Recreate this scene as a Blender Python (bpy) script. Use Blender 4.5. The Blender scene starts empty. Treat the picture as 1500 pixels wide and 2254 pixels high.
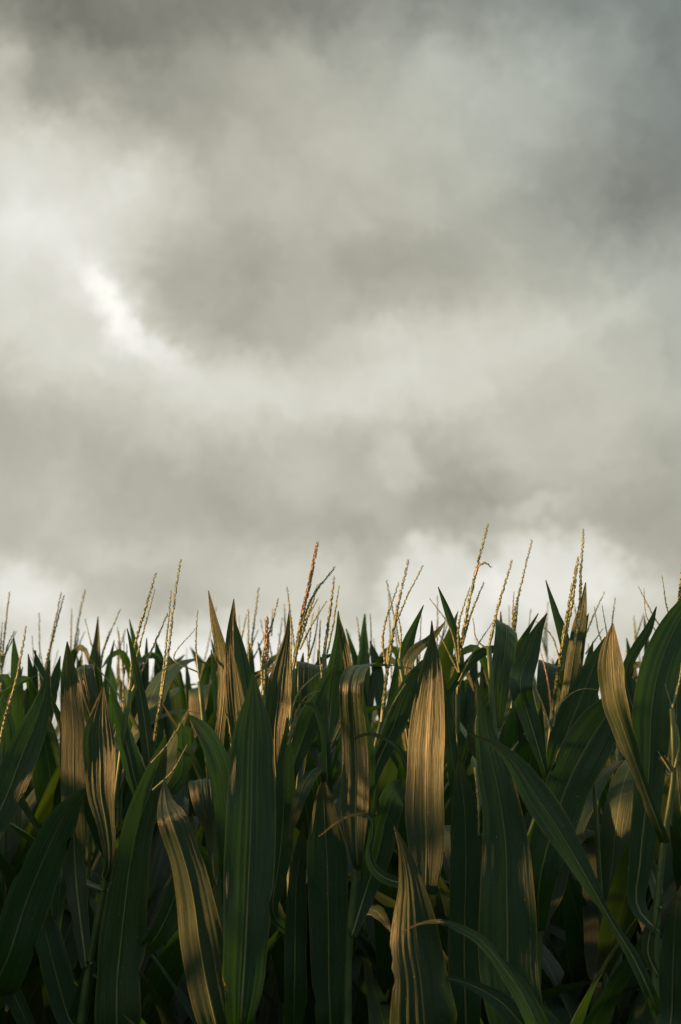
import bpy, math, random
import numpy as np
from mathutils import Vector

R = math.radians
scene = bpy.context.scene
COL = scene.collection

# ------------------------------------------------------------------ camera
LENS, SENSOR, CAM_Z = 58.0, 24.0, 1.70
FPX = LENS / SENSOR * 1500.0              # focal length in pixels of the 1500 x 2254 photograph
HORIZON = 1560.0
PITCH = math.atan((HORIZON - 1127.0) / FPX)
cam_d = bpy.data.cameras.new('camera')
cam_d.sensor_fit = 'HORIZONTAL'
cam_d.sensor_width = SENSOR
cam_d.lens = LENS
cam_d.clip_start = 0.05
cam_d.clip_end = 2000
cam_d.dof.use_dof = True
cam_d.dof.focus_distance = 3.1
cam_d.dof.aperture_fstop = 5.0
cam = bpy.data.objects.new('camera', cam_d)
COL.objects.link(cam)
cam.location = (0, 0, CAM_Z)
cam.rotation_euler = (math.pi / 2 + PITCH, 0, 0)
scene.camera = cam

# ------------------------------------------------------------------ sun, exposure
SUN_EL, SUN_AZ = 8.0, 90.0               # azimuth: degrees to the left of straight behind the camera
sun_dir = Vector((-math.sin(R(SUN_AZ)) * math.cos(R(SUN_EL)), -math.cos(R(SUN_AZ)) * math.cos(R(SUN_EL)), math.sin(R(SUN_EL))))
sd = bpy.data.lights.new('sun', 'SUN')
sd.energy = 4.4
sd.angle = R(3.2)
sd.color = (1.0, 0.49, 0.16)
sun = bpy.data.objects.new('sun', sd)
COL.objects.link(sun)
sun.rotation_euler = (-sun_dir).to_track_quat('-Z', 'Y').to_euler()
sun.location = (-20, -20, 10)

scene.view_settings.view_transform = 'Standard'
scene.view_settings.look = 'None'
scene.view_settings.exposure = 1.5
scene.view_settings.gamma = 1.0
scene.view_settings.use_curve_mapping = False
scene.cycles.max_bounces = 5
scene.cycles.diffuse_bounces = 2
scene.cycles.glossy_bounces = 2
scene.cycles.transmission_bounces = 3
scene.cycles.sample_clamp_indirect = 4.0
scene.cycles.use_denoising = True


# ------------------------------------------------------------------ node helper
class NT:
    def __init__(self, tree):
        self.t = tree
        tree.nodes.clear()

    def n(self, typ, **kw):
        nd = self.t.nodes.new(typ)
        for k, v in kw.items():
            setattr(nd, k, v)
        return nd

    def set(self, sock, v):
        if hasattr(v, 'is_output') or isinstance(v, bpy.types.NodeSocket):
            self.t.links.new(v, sock)
        else:
            sock.default_value = v

    def m(self, op, a, b=None, c=None, clamp=False):
        nd = self.n('ShaderNodeMath', operation=op)
        nd.use_clamp = clamp
        self.set(nd.inputs[0], a)
        if b is not None:
            self.set(nd.inputs[1], b)
        if c is not None:
            self.set(nd.inputs[2], c)
        return nd.outputs[0]

    def vm(self, op, a, b=None):
        nd = self.n('ShaderNodeVectorMath', operation=op)
        self.set(nd.inputs[0], a)
        if b is not None:
            self.set(nd.inputs[1], b)
        return nd.outputs[0]

    def noise(self, vec, scale, detail=4, rough=0.5, out='Fac', dist=0.0):
        nd = self.n('ShaderNodeTexNoise')
        nd.inputs['Scale'].default_value = scale
        nd.inputs['Detail'].default_value = detail
        nd.inputs['Roughness'].default_value = rough
        nd.inputs['Distortion'].default_value = dist
        self.set(nd.inputs['Vector'], vec)
        return nd.outputs[out]

    def mix(self, fac, a, b):
        nd = self.n('ShaderNodeMix', data_type='RGBA')
        self.set(nd.inputs[0], fac)
        self.set(nd.inputs[6], a)
        self.set(nd.inputs[7], b)
        return nd.outputs[2]

    def comb(self, x, y, z):
        nd = self.n('ShaderNodeCombineXYZ')
        for i, v in enumerate((x, y, z)):
            self.set(nd.inputs[i], v)
        return nd.outputs[0]

    def sep(self, v):
        nd = self.n('ShaderNodeSeparateXYZ')
        self.set(nd.inputs[0], v)
        return nd.outputs

    def ss(self, x, lo, hi, a=0.0, b=1.0):
        nd = self.n('ShaderNodeMapRange', interpolation_type='SMOOTHSTEP')
        self.set(nd.inputs[0], x)
        nd.inputs[1].default_value = lo
        nd.inputs[2].default_value = hi
        nd.inputs[3].default_value = a
        nd.inputs[4].default_value = b
        return nd.outputs[0]


# ------------------------------------------------------------------ sky: cloud deck over a Nishita sky
def build_world():
    w = bpy.data.worlds.new('World')
    scene.world = w
    w.use_nodes = True
    w.cycles.sampling_method = 'MANUAL'
    w.cycles.sample_map_resolution = 256
    T = NT(w.node_tree)
    out = T.n('ShaderNodeOutputWorld')
    bg = T.n('ShaderNodeBackground')
    bg.inputs['Strength'].default_value = 0.05
    T.t.links.new(bg.outputs[0], out.inputs[0])
    sky = T.n('ShaderNodeTexSky', sky_type='NISHITA')
    sky.sun_disc = False
    sky.sun_elevation = R(SUN_EL)
    sky.sun_rotation = R(180 + SUN_AZ)
    d = T.n('ShaderNodeTexCoord').outputs['Generated']
    # billowing: directions are pushed about by noise so that cloud edges are ragged
    wv = T.vm('SUBTRACT', T.noise(d, 9.0, 5, 0.55, 'Color'), (0.5, 0.5, 0.5))
    wv2 = T.vm('SUBTRACT', T.noise(d, 34.0, 5, 0.6, 'Color'), (0.5, 0.5, 0.5))
    wv3 = T.vm('SUBTRACT', T.noise(d, 95.0, 4, 0.6, 'Color'), (0.5, 0.5, 0.5))
    dw = T.vm('ADD', d, T.vm('ADD', T.vm('MULTIPLY', wv, (0.035, 0.035, 0.035)), T.vm('ADD', T.vm('MULTIPLY', wv2, (0.030, 0.030, 0.030)), T.vm('MULTIPLY', wv3, (0.019, 0.019, 0.019)))))
    x, y, z = T.sep(dw)
    az = T.m('MULTIPLY', T.m('ARCTAN2', x, y), 180 / math.pi)
    el = T.m('MULTIPLY', T.m('ARCSINE', T.m('MAXIMUM', T.m('MINIMUM', z, 1.0), -1.0)), 180 / math.pi)

    def ae(px, py):
        cx, cy = (px - 750) / FPX, -(py - 1127) / FPX
        v = Vector((cx, math.cos(PITCH) - cy * math.sin(PITCH), math.sin(PITCH) + cy * math.cos(PITCH))).normalized()
        return math.degrees(math.atan2(v.x, v.y)), math.degrees(math.asin(v.z))
    K = math.degrees(1.0 / FPX)
    acc = None
    for (px, py, rx, ry, rot, amp, *pw) in SKY_BLOBS:
        a0, e0 = ae(px, py)
        da, de = T.m('SUBTRACT', az, a0), T.m('SUBTRACT', el, e0)
        c, s = math.cos(R(rot)), math.sin(R(rot))      # rot: anticlockwise tilt of the long axis in the picture
        u = T.m('ADD', T.m('MULTIPLY', da, c / (rx * K)), T.m('MULTIPLY', de, s / (rx * K)))
        v = T.m('ADD', T.m('MULTIPLY', da, -s / (ry * K)), T.m('MULTIPLY', de, c / (ry * K)))
        r2 = T.m('ADD', T.m('MULTIPLY', u, u), T.m('MULTIPLY', v, v))
        if pw:
            r2 = T.m('POWER', r2, pw[0])
        g = T.m('MULTIPLY', T.m('EXPONENT', T.m('MULTIPLY', r2, -1.0)), amp)
        acc = g if acc is None else T.m('ADD', acc, g)
    f1 = T.m('MULTIPLY', T.m('SUBTRACT', T.noise(dw, 8.0, 6, 0.55), 0.5), 0.14)
    f2 = T.m('MULTIPLY', T.m('SUBTRACT', T.noise(dw, 24.0, 6, 0.52), 0.5), 0.09)
    bil = T.m('ABSOLUTE', T.m('SUBTRACT', T.noise(dw, 17.0, 4, 0.5), 0.5))
    f3 = T.m('MULTIPLY', T.m('SUBTRACT', bil, 0.08), 0.26)
    L = T.m('ADD', T.m('ADD', T.m('ADD', acc, 0.515), f3), T.m('ADD', f1, f2))
    L = T.m('MAXIMUM', L, 0.08)
    # thicker cloud is cooler, thin cloud warm
    cool = T.ss(T.m('ADD', T.m('MULTIPLY', az, 0.5), T.m('MULTIPLY', el, 0.5)), 8.0, 20.0)
    tint = T.mix(cool, (0.997, 0.982, 0.825, 1), (0.87, 1.0, 0.935, 1))
    tint = T.mix(T.ss(L, 0.5, 0.85), tint, (1.0, 0.985, 0.91, 1))
    cl = T.n('ShaderNodeMix', data_type='RGBA', blend_type='MULTIPLY')
    cl.inputs[0].default_value = 1.0
    T.set(cl.inputs[6], tint)
    L10 = T.m('MULTIPLY', L, 7.07)
    T.set(cl.inputs[7], T.comb(L10, L10, L10))
    col = T.mix(0.994, sky.outputs[0], cl.outputs[2])
    T.set(bg.inputs['Color'], col)


# px, py, radius x, radius y, tilt, brightness
SKY_BLOBS = [
    (110, 50, 330, 130, -8, -0.27), (420, 0, 380, 110, 0, -0.15), (1520, 80, 260, 460, 0, -0.27), (850, -30, 420, 160, 0, -0.19), (1200, 0, 220, 90, 0, -0.10),
    (1000, 200, 240, 150, 0, 0.03), (15, 120, 50, 60, 0, 0.16), (380, 230, 180, 90, -15, -0.06), (100, 190, 150, 40, -6, -0.06),
    (20, 330, 190, 80, 10, 0.17), (60, 480, 210, 100, 15, 0.24), (270, 430, 130, 90, 0, 0.13), (170, 570, 180, 90, -20, 0.12),
    (245, 660, 95, 34, -48, 0.32), (330, 745, 110, 36, -28, 0.20), (70, 680, 230, 130, 0, 0.14),
    (480, 600, 130, 120, 0, -0.11, 1.4), (690, 580, 190, 120, 0, -0.06, 1.4), (900, 600, 180, 90, 5, -0.08, 1.4), (560, 730, 120, 50, -15, -0.07), (1340, 440, 260, 170, 0, -0.13), (640, 340, 300, 120, -12, -0.04),
    (430, 840, 190, 90, -24, 0.12), (680, 880, 240, 80, -3, 0.14), (960, 810, 230, 110, 10, 0.13), (1180, 750, 200, 90, 18, 0.10), (1400, 650, 170, 80, 24, 0.06), (840, 720, 100, 36, 0, 0.07, 1.5), (180, 800, 240, 70, -8, 0.09),
    (60, 950, 170, 80, -8, -0.07), (330, 1020, 120, 60, 0, -0.03), (450, 1120, 210, 80, 0, -0.08), (830, 985, 140, 60, 0, -0.08), (885, 1015, 62, 58, 0, 0.11, 2.0), (690, 1040, 80, 60, 0, 0.04, 1.5),
    (1040, 1085, 170, 60, -6, -0.13), (760, 1165, 120, 60, 0, -0.07), (1480, 1130, 130, 160, 0, -0.16), (1180, 1110, 90, 24, 14, 0.12, 1.5), (1280, 960, 170, 90, 0, 0.05),
    (1215, 1250, 165, 98, 8, 0.26, 3.0), (960, 1290, 130, 118, 20, 0.24, 3.0), (1420, 1310, 120, 60, 0, 0.18), (40, 1300, 110, 80, -15, 0.25, 2.0),
    (620, 1275, 150, 60, 0, 0.12, 1.5), (300, 1225, 170, 36, 0, 0.07), (380, 1330, 90, 40, 0, -0.12), (230, 1470, 300, 100, 0, 0.32), (560, 1460, 260, 100, 0, 0.22), (1050, 1460, 520, 110, 0, 0.24),
]
build_world()


# ------------------------------------------------------------------ materials
def leaf_material(name, dark, light, trans, tan=0.0):
    mt = bpy.data.materials.new(name)
    mt.use_nodes = True
    T = NT(mt.node_tree)
    out = T.n('ShaderNodeOutputMaterial')
    uv = T.n('ShaderNodeUVMap').outputs[0]
    U, V, _ = T.sep(uv)
    rnd = T.n('ShaderNodeObjectInfo').outputs['Random']
    r50 = T.m('MULTIPLY', rnd, 50.0)
    stripe = T.noise(T.comb(T.m('MULTIPLY', U, 26.0), T.m('MULTIPLY', V, 2.2), r50), 1.0, 2, 0.6)
    fine = T.noise(T.comb(T.m('MULTIPLY', U, 95.0), T.m('MULTIPLY', V, 5.0), r50), 1.0, 2, 0.6)
    blotch = T.noise(T.comb(T.m('MULTIPLY', U, 2.0), T.m('MULTIPLY', V, 7.0), r50), 1.0, 4, 0.6)
    c = T.mix(T.ss(T.m('ADD', T.m('MULTIPLY', stripe, 0.6), T.m('MULTIPLY', blotch, 0.4)), 0.3, 0.7), dark, light)
    yel = (0.055, 0.085, 0.018, 1)
    c = T.mix(T.m('MULTIPLY', T.ss(rnd, 0.7, 1.0), 0.35), c, yel)
    # dry tip, plus tan streaks that paint golden sunlight into the colour
    dry_sunlit = T.ss(T.m('ADD', T.m('MULTIPLY', V, 1.0), T.m('MULTIPLY', T.m('SUBTRACT', stripe, 0.5), 0.5)), 0.86, 1.12)
    dry_sunlit = T.m('ADD', dry_sunlit, T.m('MULTIPLY', T.m('MULTIPLY', T.ss(fine, 0.58, 0.75), tan), T.ss(blotch, 0.38, 0.62, 0.1, 1.3)), clamp=True)
    c = T.mix(T.m('MULTIPLY', dry_sunlit, 0.8), c, (0.17, 0.105, 0.035, 1))
    e = T.m('ABSOLUTE', T.m('SUBTRACT', T.m('MULTIPLY', U, 2.0), 1.0))
    c = T.mix(T.m('MULTIPLY', T.ss(e, 0.95, 0.99), 0.7), c, (0.20, 0.17, 0.05, 1))  # yellow margin: rim light painted along the leaf edges
    c = T.mix(T.m('MULTIPLY', T.ss(e, 0.045, 0.015), 0.75), c, (0.15, 0.19, 0.075, 1))
    speck = T.noise(T.comb(T.m('MULTIPLY', U, 24.0), T.m('MULTIPLY', V, 110.0), r50), 1.0, 2, 0.5)
    c = T.mix(T.m('MULTIPLY', T.ss(speck, 0.70, 0.74), 0.7), c, (0.30, 0.26, 0.12, 1))
    dust = T.noise(T.comb(T.m('MULTIPLY', U, 3.0), T.m('MULTIPLY', V, 16.0), r50), 1.0, 5, 0.65)
    c = T.mix(T.ss(dust, 0.5, 0.72, 0.0, 0.32), c, (0.055, 0.068, 0.048, 1))
    blem = T.noise(T.comb(T.m('MULTIPLY', U, 7.0), T.m('MULTIPLY', V, 30.0), r50), 1.0, 3, 0.6)
    c = T.mix(T.m('MULTIPLY', T.ss(blem, 0.72, 0.78), 0.75), c, (0.12, 0.075, 0.03, 1))
    bh = T.m('ADD', T.m('MULTIPLY', stripe, 1.0), T.m('MULTIPLY', fine, 0.55))
    bump = T.n('ShaderNodeBump')
    bump.inputs['Strength'].default_value = 0.9
    bump.inputs['Distance'].default_value = 0.0022
    T.set(bump.inputs['Height'], bh)
    p = T.n('ShaderNodeBsdfPrincipled')
    T.set(p.inputs['Base Color'], c)
    T.set(p.inputs['Roughness'], T.m('ADD', 0.31, T.m('MULTIPLY', blotch, 0.25)))
    p.inputs['Specular IOR Level'].default_value = 0.5
    T.t.links.new(bump.outputs[0], p.inputs['Normal'])
    tr = T.n('ShaderNodeBsdfTranslucent')
    T.set(tr.inputs['Color'], trans)
    ms = T.n('ShaderNodeMixShader')
    ms.inputs[0].default_value = 0.28
    T.t.links.new(p.outputs[0], ms.inputs[1])
    T.t.links.new(tr.outputs[0], ms.inputs[2])
    T.t.links.new(ms.outputs[0], out.inputs[0])
    return mt


def plain_material(name, a, b, scale, rough, bump=0.2):
    mt = bpy.data.materials.new(name)
    mt.use_nodes = True
    T = NT(mt.node_tree)
    out = T.n('ShaderNodeOutputMaterial')
    o = T.n('ShaderNodeTexCoord').outputs['Object']
    nz = T.noise(o, scale, 5, 0.6)
    p = T.n('ShaderNodeBsdfPrincipled')
    T.set(p.inputs['Base Color'], T.mix(T.ss(nz, 0.3, 0.7), a, b))
    p.inputs['Roughness'].default_value = rough
    bm = T.n('ShaderNodeBump')
    bm.inputs['Strength'].default_value = bump
    bm.inputs['Distance'].default_value = 0.004
    T.set(bm.inputs['Height'], nz)
    T.t.links.new(bm.outputs[0], p.inputs['Normal'])
    T.t.links.new(p.outputs[0], out.inputs[0])
    return mt


M_LEAF = leaf_material('leaf_green', (0.009, 0.040, 0.023, 1), (0.019, 0.064, 0.034, 1), (0.032, 0.11, 0.008, 1))
M_LEAF_SUNLIT = leaf_material('leaf_sun_streaked', (0.011, 0.042, 0.023, 1), (0.030, 0.062, 0.032, 1), (0.040, 0.10, 0.01, 1), 0.30)  # green leaf with the sun's gold painted in as tan streaks
M_RIB = plain_material('midrib', (0.09, 0.13, 0.05, 1), (0.15, 0.18, 0.075, 1), 30, 0.45)
M_STALK = plain_material('stalk_green', (0.03, 0.075, 0.022, 1), (0.06, 0.11, 0.032, 1), 22, 0.5)
M_TASSEL = plain_material('tassel_straw', (0.13, 0.175, 0.08, 1), (0.24, 0.27, 0.14, 1), 120, 0.7)
M_ANTHER = plain_material('tassel_anther', (0.30, 0.21, 0.15, 1), (0.40, 0.29, 0.21, 1), 150, 0.7)
M_SOIL = plain_material('soil', (0.05, 0.038, 0.025, 1), (0.09, 0.07, 0.045, 1), 3.0, 0.95, 0.8)


# ------------------------------------------------------------------ geometry helpers
def pix(px, py, d):
    """the point at distance d (along +Y) seen at a pixel of the photograph"""
    cx, cy = (px - 750.0) / FPX, -(py - 1127.0) / FPX
    v = np.array((cx, math.cos(PITCH) - cy * math.sin(PITCH), math.sin(PITCH) + cy * math.cos(PITCH)))
    return v * (d / v[1]) + np.array((0, 0, CAM_Z))


def ground_z(y):
    if y < 5.5:
        return 0.0
    t = y - 5.5
    return -0.05 * t * t / (t + 6.0)


def spline(P, n):
    """Catmull-Rom through the rows of P (any number of columns), n+1 samples, chord-length spaced on the first three"""
    P = np.asarray(P, float)
    seg = np.linalg.norm(np.diff(P[:, :3], axis=0), axis=1) + 1e-6
    t = np.concatenate(([0], np.cumsum(seg)))
    tt = np.linspace(0, t[-1], n + 1)
    k = len(P)
    tan = np.zeros_like(P)
    for i in range(k):
        if i == 0:
            tan[i] = (P[1] - P[0]) / (t[1] - t[0])
        elif i == k - 1:
            tan[i] = (P[-1] - P[-2]) / (t[-1] - t[-2])
        else:
            a, b = t[i] - t[i - 1], t[i + 1] - t[i]
            tan[i] = ((P[i] - P[i - 1]) / a * b + (P[i + 1] - P[i]) / b * a) / (a + b)
    out = []
    for s in tt:
        i = min(max(np.searchsorted(t, s) - 1, 0), k - 2)
        h = t[i + 1] - t[i]
        u = (s - t[i]) / h
        out.append((2 * u**3 - 3 * u**2 + 1) * P[i] + (u**3 - 2 * u**2 + u) * h * tan[i]
                   + (-2 * u**3 + 3 * u**2) * P[i + 1] + (u**3 - u**2) * h * tan[i + 1])
    return np.array(out), tt / t[-1]


def unit(v):
    return v / (np.linalg.norm(v) + 1e-9)


def new_mesh(name, verts, faces, uvs=None, mat=None, smooth=True):
    me = bpy.data.meshes.new(name)
    me.from_pydata([tuple(v) for v in verts], [], faces)
    if uvs is not None:
        ul = me.uv_layers.new(name='UVMap')
        idx = np.zeros(len(me.loops), dtype=np.int32)
        me.loops.foreach_get('vertex_index', idx)
        ul.data.foreach_set('uv', np.asarray(uvs, np.float32)[idx].ravel())
    if smooth:
        me.polygons.foreach_set('use_smooth', np.ones(len(me.polygons), dtype=bool))
    if mat:
        me.materials.append(mat)
    me.update()
    return me


def link(name, data, parent=None):
    o = bpy.data.objects.new(name, data)
    COL.objects.link(o)
    if parent is not None:
        o.parent = parent
    return o


def tag(o, label, cat, group=None, kind=None):
    if label:
        o['label'] = label
    if cat:
        o['category'] = cat
    if group:
        o['group'] = group
    if kind:
        o['kind'] = kind
    return o


def tube(P, rad, sides=6):
    """tube along the rows of P with a radius per row; returns verts, faces"""
    P = np.asarray(P, float)
    n = len(P)
    V, F = [], []
    ref = np.array((0.0, -1.0, 0.05))
    for i in range(n):
        t = unit(P[min(i + 1, n - 1)] - P[max(i - 1, 0)])
        a = unit(np.cross(t, ref))
        b = np.cross(t, a)
        for k in range(sides):
            an = 2 * math.pi * k / sides
            V.append(P[i] + (a * math.cos(an) + b * math.sin(an)) * rad[i])
    for i in range(n - 1):
        for k in range(sides):
            k2 = (k + 1) % sides
            F.append((i * sides + k, i * sides + k2, (i + 1) * sides + k2, (i + 1) * sides + k))
    F.append(tuple(range(sides))[::-1])
    F.append(tuple((n - 1) * sides + k for k in range(sides)))
    return V, F


def leaf_geo(ctrl, rng, nseg=26, nx=12, fold=0.22, wave=0.05, transport=False, first_side=None, pleat=0.012):
    """ctrl rows: x y z width roll(deg). Returns verts, faces, uvs and the midrib frame."""
    S, tt = spline(ctrl, nseg)
    C = S[:, :3]
    W = np.maximum(S[:, 3], 0.0008)
    roll = np.radians(S[:, 4])
    n = nseg + 1
    Tn = np.array([unit(C[min(i + 1, nseg)] - C[max(i - 1, 0)]) for i in range(n)])
    side = np.zeros((n, 3))
    prev = None
    for i in range(n):
        if transport and prev is not None:
            s0 = unit(prev - Tn[i] * np.dot(prev, Tn[i]))
        elif transport and first_side is not None:
            s0 = unit(first_side - Tn[i] * np.dot(first_side, Tn[i]))
        else:
            view = unit(np.array((0, 0, CAM_Z)) - C[i])
            n0 = unit(view - Tn[i] * np.dot(view, Tn[i]))
            s0 = unit(np.cross(Tn[i], n0))
        prev = s0
        side[i] = s0
    if not transport:
        h = n // 2
        if side[h][0] < 0:
            side[h] = -side[h]
        for i in list(range(h + 1, n)):
            if np.dot(side[i], side[i - 1]) < 0:
                side[i] = -side[i]
        for i in range(h - 1, -1, -1):
            if np.dot(side[i], side[i + 1]) < 0:
                side[i] = -side[i]
    verts, uvs = [], []
    ph = rng.uniform(0, 6.28, 4)
    kf = rng.uniform(14, 24, 2)
    pl = rng.normal(0, 1, nx + 1)
    pl2 = rng.normal(0, 1, nx + 1)
    L = np.sum(np.linalg.norm(np.diff(C, axis=0), axis=1))
    for i in range(n):
        s0 = side[i]
        n0 = np.cross(s0, Tn[i])
        view = np.array((0, 0, CAM_Z)) - C[i]
        if not transport and np.dot(n0, view) < 0:
            n0 = -n0
        cr, sr = math.cos(roll[i]), math.sin(roll[i])
        sd_ = s0 * cr - n0 * sr
        nn = n0 * cr + s0 * sr
        t = tt[i]
        for j in range(nx + 1):
            s = -1 + 2 * j / nx
            h = fold * (abs(s)**1.3) * (1 - 0.5 * t)
            sg = 0 if s < 0 else 1
            h += wave * math.sin(kf[sg] * t * L / 0.6 + ph[sg]) * abs(s)**2.2 * min(1, 4 * t)
            h += 0.035 * math.sin(9 * t + 2.6 * s + ph[2]) * math.sin(17 * t - 1.7 * s + ph[3])
            h += pleat * (pl[j] * (1 - t) + pl2[j] * t) * (1 - abs(s)**4)
            verts.append(C[i] + sd_ * (s * W[i] / 2) + nn * (h * W[i] / 2 * 1.0))
            uvs.append((j / nx, t))
    faces = []
    for i in range(nseg):
        for j in range(nx):
            a = i * (nx + 1) + j
            faces.append((a, a + 1, a + nx + 2, a + nx + 1))
    return verts, faces, uvs, C, W, side


def rib_geo(verts, nx, W, nseg):
    mid = nx // 2
    P = [np.array(verts[i * (nx + 1) + mid]) for i in range(nseg + 1)]
    last = int(nseg * 0.93)
    P = P[:last]
    rad = [max(0.0005, 0.0030 * (1 - i / last)**0.9) * (0.6 + 0.4 * min(1, W[i] / 0.05)) for i in range(last)]
    return tube(P, rad, 5)


def spike_geo(P3, wid, rng, dense=1.0, stem=0.0):
    """a tassel spike: thin axis with overlapping spikelets from fraction `stem` up"""
    S, tt = spline(P3, 24)
    L = np.sum(np.linalg.norm(np.diff(S, axis=0), axis=1))
    V, F = tube(S, [wid * 0.30 * (1 - 0.75 * t) for t in tt], 4)
    step = 0.0012 / dense
    n = int(L * (1 - stem) / step)
    ang = rng.uniform(0, 6.28)
    for q in range(n):
        f = stem + (1 - stem) * (q + rng.uniform(0, 0.6)) / n
        if f >= 0.995:
            continue
        i = f * 24
        i0 = min(int(i), 23)
        c = S[i0] * (1 - (i - i0)) + S[i0 + 1] * (i - i0)
        t = unit(S[i0 + 1] - S[i0])
        a = unit(np.cross(t, np.array((0.3, -1.0, 0.2))))
        b = np.cross(t, a)
        ang = rng.uniform(0, 6.28)
        o = a * math.cos(ang) + b * math.sin(ang)
        tap = 1.0 if f < 0.4 else 1.0 - 0.85 * (f - 0.4) / 0.6
        ln = wid * 0.55 * (0.75 + 0.25 * tap) * rng.uniform(0.8, 1.2)
        w = wid * 0.12 * (0.5 + 0.5 * tap)
        til = rng.uniform(0.08, 0.42) * tap + 0.03
        ax = unit(t + o * til)
        p0 = c + o * wid * 0.20
        pm = p0 + ax * ln * 0.45
        p1 = p0 + ax * ln
        u1 = unit(np.cross(ax, o))
        u2 = np.cross(ax, u1)
        k = len(V)
        V += [p0, pm + u1 * w, pm + u2 * w, pm - u1 * w, pm - u2 * w, p1]
        F += [(k, k + 2, k + 1), (k, k + 3, k + 2), (k, k + 4, k + 3), (k, k + 1, k + 4),
              (k + 5, k + 1, k + 2), (k + 5, k + 2, k + 3), (k + 5, k + 3, k + 4), (k + 5, k + 4, k + 1)]
    return V, F


def stalk_geo(P3, r0, r1, nodes=9):
    S, tt = spline(P3, 40)
    rad = []
    for t in tt:
        bul = max(0.0, 1 - abs((t * nodes) % 1.0 - 0.5) / 0.07)
        rad.append((r0 * (1 - t) + r1 * t) * (1 + 0.28 * min(1, bul)))
    return tube(S, rad, 8)


# ------------------------------------------------------------------ ground
def build_ground():
    ys = [-260, -60, -10, 0, 2, 4, 5, 5.5, 6, 7, 8, 9, 10, 12, 15, 20, 30, 60, 120, 260]
    xs = [-260, -60, -12, -6, -3, 0, 3, 6, 12, 60, 260]
    V = [(x, y, ground_z(y)) for y in ys for x in xs]
    nx = len(xs)
    F = [(i * nx + j, i * nx + j + 1, (i + 1) * nx + j + 1, (i + 1) * nx + j) for i in range(len(ys) - 1) for j in range(nx - 1)]
    o = link('ground', new_mesh('ground', V, F, None, M_SOIL))
    tag(o, 'bare brown soil under the corn rows', None, None, 'structure')


build_ground()

# ------------------------------------------------------------------ front plants, read from the photograph
# key: (distance, [stalk pixels from low to high], label)
FRONT = {
    'a': (3.12, [(-40, 2254), (-20, 1900), (0, 1650)], 'corn plant at left edge with one broad dark leaf slanting down to the corner'),
    'b': (3.05, [(178, 2254), (192, 2150), (232, 1935), (262, 1700), (285, 1520)], 'corn plant on bare jointed stalk with a golden sunlit leaf, left of centre'),
    'c': (2.98, [(262, 2330), (290, 2100), (318, 1850), (330, 1690)], 'corn plant with tall single tassel and broad dark leaf with pale midrib leaning right'),
    'd': (2.95, [(505, 2330), (490, 2100), (470, 1850), (455, 1650), (440, 1500)], 'corn plant whose front leaf slants right, sunlit tan along its left half'),
    'e': (2.80, [(526, 2300), (530, 2240), (545, 2000), (565, 1700), (580, 1530)], 'corn plant with the widest upright spear leaf, rising from a pale collar'),
    'f': (3.15, [(640, 2300), (640, 1900), (642, 1600), (645, 1470)], 'corn plant with the tall pink tipped tassel and a leaf lit down one side'),
    'g': (3.10, [(728, 2300), (730, 2000), (722, 1700), (714, 1440)], 'dark corn plant with upright leaf, yellow midrib and orange patch on its top'),
    'h': (3.00, [(765, 2300), (772, 2030), (785, 1910), (815, 1700), (840, 1590)], 'corn plant with leaf bent over at the top and a thick leaning tassel'),
    'i': (2.95, [(955, 2400), (950, 2100), (930, 1850), (905, 1600), (880, 1450)], 'corn plant with the wide striped golden spear leaf right of centre'),
    'j': (3.10, [(1030, 2320), (1022, 2000), (1010, 1750), (1007, 1530)], 'corn plant with tall tassel bearing a drooping pink curl'),
    'k': (2.90, [(1185, 2320), (1150, 2100), (1110, 1800), (1085, 1560), (1077, 1423)], 'corn plant with wide blue green leaf and two thin leaves arching left at its foot'),
    'l': (3.05, [(1180, 2300), (1190, 2000), (1203, 1740), (1217, 1563)], 'corn plant with thick paired tassel spikes and creased upright leaf'),
    'm': (2.92, [(1450, 2300), (1445, 2230), (1447, 2000), (1462, 1855), (1485, 1690), (1480, 1560)], 'corn plant on thick green stalk at right with long leaf crossing down to it'),
    'n': (3.05, [(1560, 2300), (1545, 1900), (1520, 1560), (1493, 1340)], 'corn plant at right edge with very broad dark leaf leaving the frame'),
}
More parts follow.
